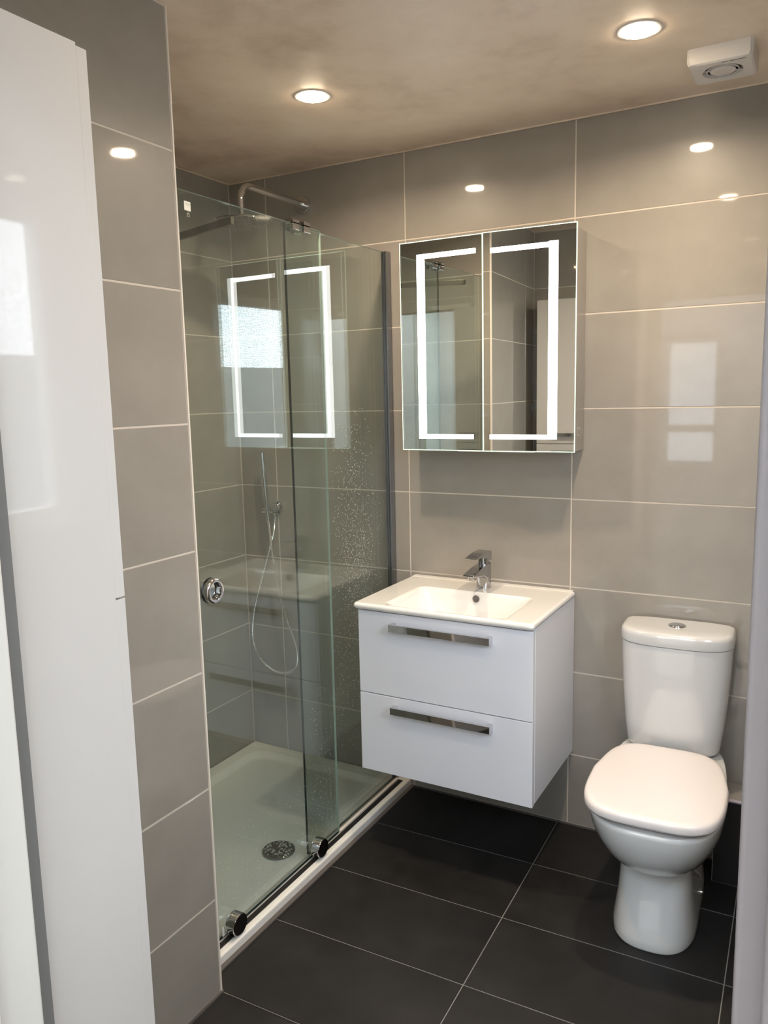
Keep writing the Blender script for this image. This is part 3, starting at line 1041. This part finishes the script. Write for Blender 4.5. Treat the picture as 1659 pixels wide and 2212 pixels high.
# washbasin
bs = thing('washbasin', 'white ceramic rectangular washbasin on top of the vanity unit', 'basin', (-0.286, -0.22, 0.842))
BZ0, BZ1 = 0.8395, 0.860
bx0, bx1, by0, by1 = -0.601, 0.021, -0.452, -0.002
hx0, hx1, hy0, hy1 = -0.490, -0.078, -0.428, -0.158
bm = bmesh.new()
q = lambda i, z, r: rrect(bx0 + i, bx1 - i, by0 + i, by1 - (i if i < 0.02 else i), r, z, 6)
hq = lambda i, z, r: rrect(hx0 + i, hx1 - i, hy0 + i * 1.0, hy1 - i * 0.7, r, z, 6)
loft(bm, [q(0.03, BZ0, 0.012), q(0.006, BZ0, 0.012), q(0.001, BZ0 + 0.005, 0.013), q(0.0, BZ0 + 0.010, 0.014), q(0.001, BZ1 - 0.005, 0.014), q(0.0045, BZ1 - 0.0012, 0.014), q(0.010, BZ1, 0.014),
          hq(-0.010, BZ1 + 0.0000, 0.034), hq(-0.003, BZ1 - 0.001, 0.032), hq(0.004, BZ1 - 0.006, 0.032), hq(0.010, BZ1 - 0.020, 0.034), hq(0.020, BZ1 - 0.060, 0.040), hq(0.030, BZ1 - 0.078, 0.045), hq(0.050, BZ1 - 0.090, 0.045), hq(0.10, BZ1 - 0.096, 0.03)], False, True)
into(done(bm, 'bowl', M['ceramic'], angle=45), bs)
bm = bmesh.new()
prism(bm, [(-0.0025, BZ1 - 0.002), (-0.034, BZ1 - 0.002), (-0.032, BZ1 + 0.0002), (-0.026, BZ1 + 0.0012), (-0.0025, BZ1 + 0.002)], bx0 + 0.008, bx1 - 0.008, 0.001)
into(done(bm, 'back_ledge', M['ceramic'], angle=45), bs)
bm = bmesh.new()
mxo = axis_mx((-0.278, -0.1665, 0.8385), (0, -1, 0.18))
lathe(bm, [(0.0125, 0.0), (0.0125, 0.003), (0.0115, 0.004), (0.0100, 0.003), (0.0095, 0.0008), (0.0, 0.0006)], 28, mxo)
ov = into(done(bm, 'overflow_hole', mat('dull_overflow', (0.20, 0.185, 0.18), 0.35, 0.6), angle=40), bs)
ov['label'] = 'round grey overflow hole'
bm = bmesh.new()
lathe(bm, [(0.032, 0.0), (0.032, 0.004), (0.028, 0.006), (0.0, 0.007)], 28, Matrix.Translation((-0.284, -0.29, BZ1 - 0.096)))
into(done(bm, 'waste', M['chrome'], angle=40), bs)
bm = bmesh.new()
for k, (a, b) in enumerate([(-0.582, -0.577), (-0.576, -0.570), (-0.569, -0.564), (-0.563, -0.557)]):
    add_box(bm, a, b, -0.0475, -0.0460 + 0.001 * (k % 2), BZ1 - 0.0001, BZ1 + 0.0003)
    add_box(bm, a, a + 0.0012, -0.0475, -0.0435, BZ1 - 0.0001, BZ1 + 0.0003)
into(done(bm, 'printed_logo', M['ink']), bs)

# mixer tap
TXC, TYC = -0.283, -0.083
tp = thing('mixer_tap', 'chrome single lever mixer tap at the back of the washbasin', 'tap', (TXC, TYC, BZ1))
bm = bmesh.new()
rings = []
def ell(cx, cy, a, b, z, e=3.0, n=28, tilt=0.0):
    out = []
    for k in range(n):
        th = 2 * math.pi * k / n
        c, s = math.cos(th), math.sin(th)
        x = a * math.copysign(abs(c) ** (2 / e), c)
        y = b * math.copysign(abs(s) ** (2 / e), s)
        out.append(Vector((cx + x, cy + y, z + tilt * y)))
    return out
loft(bm, [ell(TXC, TYC, 0.025, 0.025, BZ1, 2.0), ell(TXC, TYC, 0.025, 0.025, BZ1 + 0.004, 2.2), ell(TXC, TYC, 0.0235, 0.0240, BZ1 + 0.02, 2.8), ell(TXC, TYC, 0.0225, 0.0235, BZ1 + 0.045, 3.6),
          ell(TXC, TYC, 0.0220, 0.0235, BZ1 + 0.065, 4.5), ell(TXC, TYC, 0.0218, 0.0235, BZ1 + 0.083, 5.0, tilt=0.16), ell(TXC, TYC, 0.020, 0.0215, BZ1 + 0.0865, 5.0, tilt=0.16)])
into(done(bm, 'body', M['tap_metal'], angle=45), tp)
bm = bmesh.new()
prism(bm, [(TYC + 0.018, BZ1 + 0.088), (TYC - 0.06, BZ1 + 0.084), (TYC - 0.135, BZ1 + 0.072), (TYC - 0.138, BZ1 + 0.064), (TYC - 0.10, BZ1 + 0.058), (TYC - 0.045, BZ1 + 0.050), (TYC - 0.018, BZ1 + 0.036), (TYC + 0.015, BZ1 + 0.050)], TXC - 0.0212, TXC + 0.0212, 0.004, 3)
into(done(bm, 'spout', M['tap_metal'], angle=40), tp)
bm = bmesh.new()
lathe(bm, [(0.0105, 0.0), (0.011, -0.010), (0.0095, -0.014), (0.0, -0.0135)], 22, Matrix.Translation((TXC, TYC - 0.118, BZ1 + 0.064)))
into(done(bm, 'aerator', M['tap_metal'], angle=40), tp)
bm = bmesh.new()
lathe(bm, [(0.0185, 0.0), (0.0185, 0.026), (0.015, 0.028), (0.0, 0.028)], 28, Matrix.Translation((TXC, TYC - 0.002, BZ1 + 0.084)))
into(done(bm, 'cartridge', M['tap_metal'], angle=40), tp)
bm = bmesh.new()
prism(bm, [(TYC + 0.0235, BZ1 + 0.094), (TYC + 0.0235, BZ1 + 0.128), (TYC - 0.005, BZ1 + 0.135), (TYC - 0.06, BZ1 + 0.134), (TYC - 0.118, BZ1 + 0.126), (TYC - 0.119, BZ1 + 0.121), (TYC - 0.05, BZ1 + 0.117), (TYC - 0.020, BZ1 + 0.108), (TYC - 0.002, BZ1 + 0.104)], TXC - 0.0205, TXC + 0.0205, 0.0030, 3)
into(done(bm, 'lever', M['tap_metal'], angle=40), tp)

# ------------------------------------------------------------------ mirror cabinet
MX0, MX1, MY, MZ0, MZ1 = -0.575, 0.042, -0.120, 1.341, 2.048
mc = thing('mirror_cabinet', 'wall-hung mirror cabinet with two lit mirror doors above the basin', 'mirror cabinet', (-0.266, 0, MZ0))
into(box('case', MX0 + 0.004, MX1 - 0.003, MY + 0.012, -0.0015, MZ0 + 0.002, MZ1 - 0.012, M['cabinet_grey'], None, 0.0015), mc)
into(box('under_light', -0.372, -0.098, MY + 0.020, MY + 0.034, MZ0 - 0.004, MZ0 + 0.003, mat('under_diffuser', (0.85, 0.85, 0.82), 0.4, emit=(1, 0.97, 0.92), emit_s=0.25), None, 0.001), mc)
bm = bmesh.new()
add_box(bm, MX1 - 0.0032, MX1 - 0.0027, -0.079, -0.047, 1.392, 1.418)
st = into(done(bm, 'sticker', M['silver_label']), mc)
st['label'] = 'small grey sticker with fine print'
bm = bmesh.new()
for z, a, b in ((1.413, -0.077, -0.066), (1.407, -0.077, -0.052), (1.403, -0.077, -0.051), (1.399, -0.076, -0.054)):
    add_box(bm, MX1 - 0.0027, MX1 - 0.0024, a, b, z - 0.0008, z + 0.0008)
pr = done(bm, 'fine_print', M['ink'])
pr.parent = st


def mirror_door(x0, x1, strips, hinge_x, ang):
    bm = bmesh.new()
    add_box(bm, x0 + 0.0025, x1 - 0.0025, MY, MY + 0.004, MZ0 + 0.0025, MZ1 - 0.0025)
    d = done(bm, 'mirror_door', M['mirror'])
    bm = bmesh.new()
    e = 0.0026
    add_box(bm, x0, x0 + e, MY, MY + 0.0045, MZ0, MZ1)
    add_box(bm, x1 - e, x1, MY, MY + 0.0045, MZ0, MZ1)
    add_box(bm, x0 + e, x1 - e, MY, MY + 0.0045, MZ0, MZ0 + e)
    add_box(bm, x0 + e, x1 - e, MY, MY + 0.0045, MZ1 - e, MZ1)
    f = done(bm, 'polished_edge', M['mirror_edge'])
    bm = bmesh.new()
    add_box(bm, x0 + 0.003, x1 - 0.003, MY + 0.0045, MY + 0.0110, MZ0 + 0.003, MZ1 - 0.003)
    bk = done(bm, 'door_back', M['cabinet_grey'])
    parts = [d, f, bk]
    for (a, b, c, e2) in strips:
        pass
    bm = bmesh.new()
    for (a, b, c, e2) in strips:
        add_box(bm, a, b, MY - 0.0004, MY + 0.001, c, e2)
    parts.append(done(bm, 'light_strip', M['led']))
    parts[-1]['label'] = 'glowing white light strip'
    piv = Matrix.Translation((hinge_x, MY + 0.011, 0)) @ Matrix.Rotation(ang, 4, 'Z') @ Matrix.Translation((0, 0, 1.69)) @ Matrix.Rotation(R(0.16), 4, 'X') @ Matrix.Translation((-hinge_x, -MY - 0.011, -1.69))
    d.data.transform(piv)
    into(d, mc)
    for p in parts[1:]:
        p.data.transform(piv)
        p.parent = d


mid = -0.266
mirror_door(MX0, mid - 0.0008, [(-0.509, -0.479, 1.382, 2.004), (-0.479, -0.291, 1.988, 2.004), (-0.479, -0.302, 1.382, 1.397)], MX0, R(-0.9))
mirror_door(mid + 0.0008, MX1, [(-0.046, -0.016, 1.382, 1.999), (-0.238, -0.046, 1.981, 1.997), (-0.242, -0.046, 1.382, 1.397)], MX1, R(2.2))

# ------------------------------------------------------------------ toilet
to = thing('toilet', 'white close-coupled toilet with its lid closed beside the vanity unit', 'toilet', (0.362, -0.012, 0), R(2.2))


def plan(z, yf, yb, w, nf=2.5, nb=5.0, yc=None, wb=None, n=56):
    """outline of a toilet section: rounded front, squarer back"""
    yc = (yf + yb) / 2 if yc is None else yc
    wb = w if wb is None else wb
    out = []
    for k in range(n):
        th = 2 * math.pi * k / n
        c, s = math.cos(th), math.sin(th)
        if s < 0:
            e = nf
            y = yc - (yc - yf) * abs(s) ** (2 / e)
            x = w * math.copysign(abs(c) ** (2 / e), c)
        else:
            e = nb
            fy = abs(s) ** (2 / e)
            y = yc + (yb - yc) * fy
            x = (w + (wb - w) * fy) * math.copysign(abs(c) ** (2 / e), c)
        out.append(Vector((x, y, z)))
    return out


def tpart(bm, name, m, angle=50):
    return done(bm, name, m, to, angle=angle)


bm = bmesh.new()
loft(bm, [plan(0.000, -0.534, -0.06, 0.112, 2.7, 6, -0.36), plan(0.006, -0.538, -0.06, 0.115, 2.7, 6, -0.36), plan(0.030, -0.537, -0.06, 0.114, 2.7, 6, -0.36), plan(0.070, -0.525, -0.06, 0.108, 2.8, 6, -0.36),
          plan(0.120, -0.508, -0.06, 0.102, 2.9, 6, -0.36), plan(0.175, -0.495, -0.055, 0.099, 3.0, 6, -0.36), plan(0.205, -0.494, -0.05, 0.099, 2.9, 6, -0.36), plan(0.216, -0.498, -0.05, 0.101, 2.7, 6, -0.36),
          plan(0.224, -0.515, -0.05, 0.108, 2.4, 5, -0.36, 0.095), plan(0.238, -0.548, -0.045, 0.123, 2.3, 5, -0.36, 0.095), plan(0.262, -0.582, -0.04, 0.142, 2.3, 5, -0.36, 0.095), plan(0.295, -0.612, -0.03, 0.158, 2.35, 5, -0.36, 0.095),
          plan(0.330, -0.630, -0.02, 0.170, 2.6, 5, -0.36, 0.155), plan(0.365, -0.641, -0.015, 0.177, 2.85, 5, -0.36, 0.155), plan(0.392, -0.645, -0.01, 0.180, 3.0, 5, -0.36, 0.152), plan(0.402, -0.644, -0.01, 0.1795, 3.0, 5, -0.36, 0.150), plan(0.407, -0.638, -0.014, 0.174, 3.0, 5, -0.36, 0.146)])
tpart(bm, 'pan', M['toilet_ceramic'])
bm = bmesh.new()
loft(bm, [plan(0.408, -0.622, -0.195, 0.160, 3.0, 5, -0.38, 0.138), plan(0.419, -0.626, -0.195, 0.163, 3.0, 5, -0.38, 0.140)])
tpart(bm, 'seat', M['seat_plastic'])
bm = bmesh.new()
L_ = lambda i, z: plan(z, -0.648 + i, -0.188 - i, 0.184 - i, 3.8, 4.6, -0.40, 0.152 - i)
loft(bm, [L_(0.010, 0.4205), L_(0.003, 0.4225), L_(0.0, 0.428), L_(0.0005, 0.440), L_(0.003, 0.4465), L_(0.008, 0.4505), L_(0.018, 0.4525), L_(0.07, 0.4545)])
tpart(bm, 'lid', M['seat_plastic'], 60)
for sx in (-0.075, 0.075):
    bm = bmesh.new()
    add_box(bm, sx - 0.014, sx + 0.014, -0.205, -0.170, 0.406, 0.434, 0.006, 3)
    tpart(bm, 'hinge', M['seat_plastic'])
bm = bmesh.new()
C_ = lambda z, d, w, nf=3.0: plan(z, -d, -0.003, w, nf, 12, -0.070)
loft(bm, [C_(0.409, 0.140, 0.122), C_(0.416, 0.152, 0.136), C_(0.428, 0.162, 0.1405), C_(0.47, 0.170, 0.1455), C_(0.50, 0.1725, 0.149), C_(0.60, 0.1735, 0.157), C_(0.70, 0.1735, 0.162), C_(0.756, 0.173, 0.1635)])
tpart(bm, 'cistern', M['toilet_ceramic'])
bm = bmesh.new()
loft(bm, [C_(0.7565, 0.165, 0.155), C_(0.7575, 0.174, 0.164), C_(0.761, 0.1765, 0.1665), C_(0.785, 0.177, 0.167), C_(0.794, 0.1745, 0.1645), C_(0.799, 0.169, 0.159), C_(0.8015, 0.158, 0.148), C_(0.8030, 0.12, 0.11)])
tpart(bm, 'cistern_lid', M['toilet_ceramic'])
bm = bmesh.new()
lathe(bm, [(0.0265, -0.003), (0.0265, 0.0025), (0.0245, 0.0042), (0.0215, 0.0035)], 36, Matrix.Translation((0.0, -0.078, 0.8025)))
bt = tpart(bm, 'flush_button', M['chrome'])
for s in (1, -1):
    bm = bmesh.new()
    n_ = 18
    top, low = [], []
    for k in range(n_ + 1):
        a = R(-90 + 180 * k / n_)
        x, y = s * (0.0006 + 0.0205 * math.cos(a)), -0.078 + 0.0205 * math.sin(a)
        top.append((x, y, 0.8062 + 0.0008 * math.cos(a)))
        low.append((x, y, 0.803))
    loft(bm, [[Vector(p) for p in low], [Vector(p) for p in top]])
    pb = done(bm, 'push_plate', M['chrome'])
    pb.parent = bt
bm = bmesh.new()
lathe(bm, [(0.009, -0.002), (0.009, 0.004), (0.006, 0.007), (0.0, 0.0075)], 18, axis_mx((0.1125, -0.262, 0.045), (1, 0, 0.1)))
tpart(bm, 'fixing_screw', M['chrome'], 40)

# ------------------------------------------------------------------ tall storage unit
TU0, TU1, TUY, TUZ0, TUZ1, TUS = -0.500, -0.150, -1.812, 0.40, 2.001, 1.2485
tu = thing('tall_storage_unit', 'tall white gloss storage unit beside the doorway at the left', 'cabinet', (-0.325, YF, TUZ0))
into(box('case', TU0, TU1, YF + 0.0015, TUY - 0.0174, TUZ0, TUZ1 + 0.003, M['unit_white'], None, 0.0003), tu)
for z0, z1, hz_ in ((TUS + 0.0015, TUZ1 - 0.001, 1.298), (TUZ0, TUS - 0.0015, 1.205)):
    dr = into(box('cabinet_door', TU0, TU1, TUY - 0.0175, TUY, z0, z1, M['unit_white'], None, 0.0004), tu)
    bm = bmesh.new()
    x0, x1, yh = TU0 + 0.085, TU1 - 0.035, TUY + 0.028
    add_box(bm, x0, x1, yh - 0.010, yh, hz_ - 0.009, hz_ + 0.009, 0.0008)
    add_box(bm, x0, x0 + 0.012, TUY - 0.001, yh - 0.008, hz_ - 0.009, hz_ + 0.009, 0.0008)
    add_box(bm, x1 - 0.012, x1, TUY - 0.001, yh - 0.008, hz_ - 0.009, hz_ + 0.009, 0.0008)
    hd = done(bm, 'handle', M['chrome'], angle=35)
    hd.parent = dr
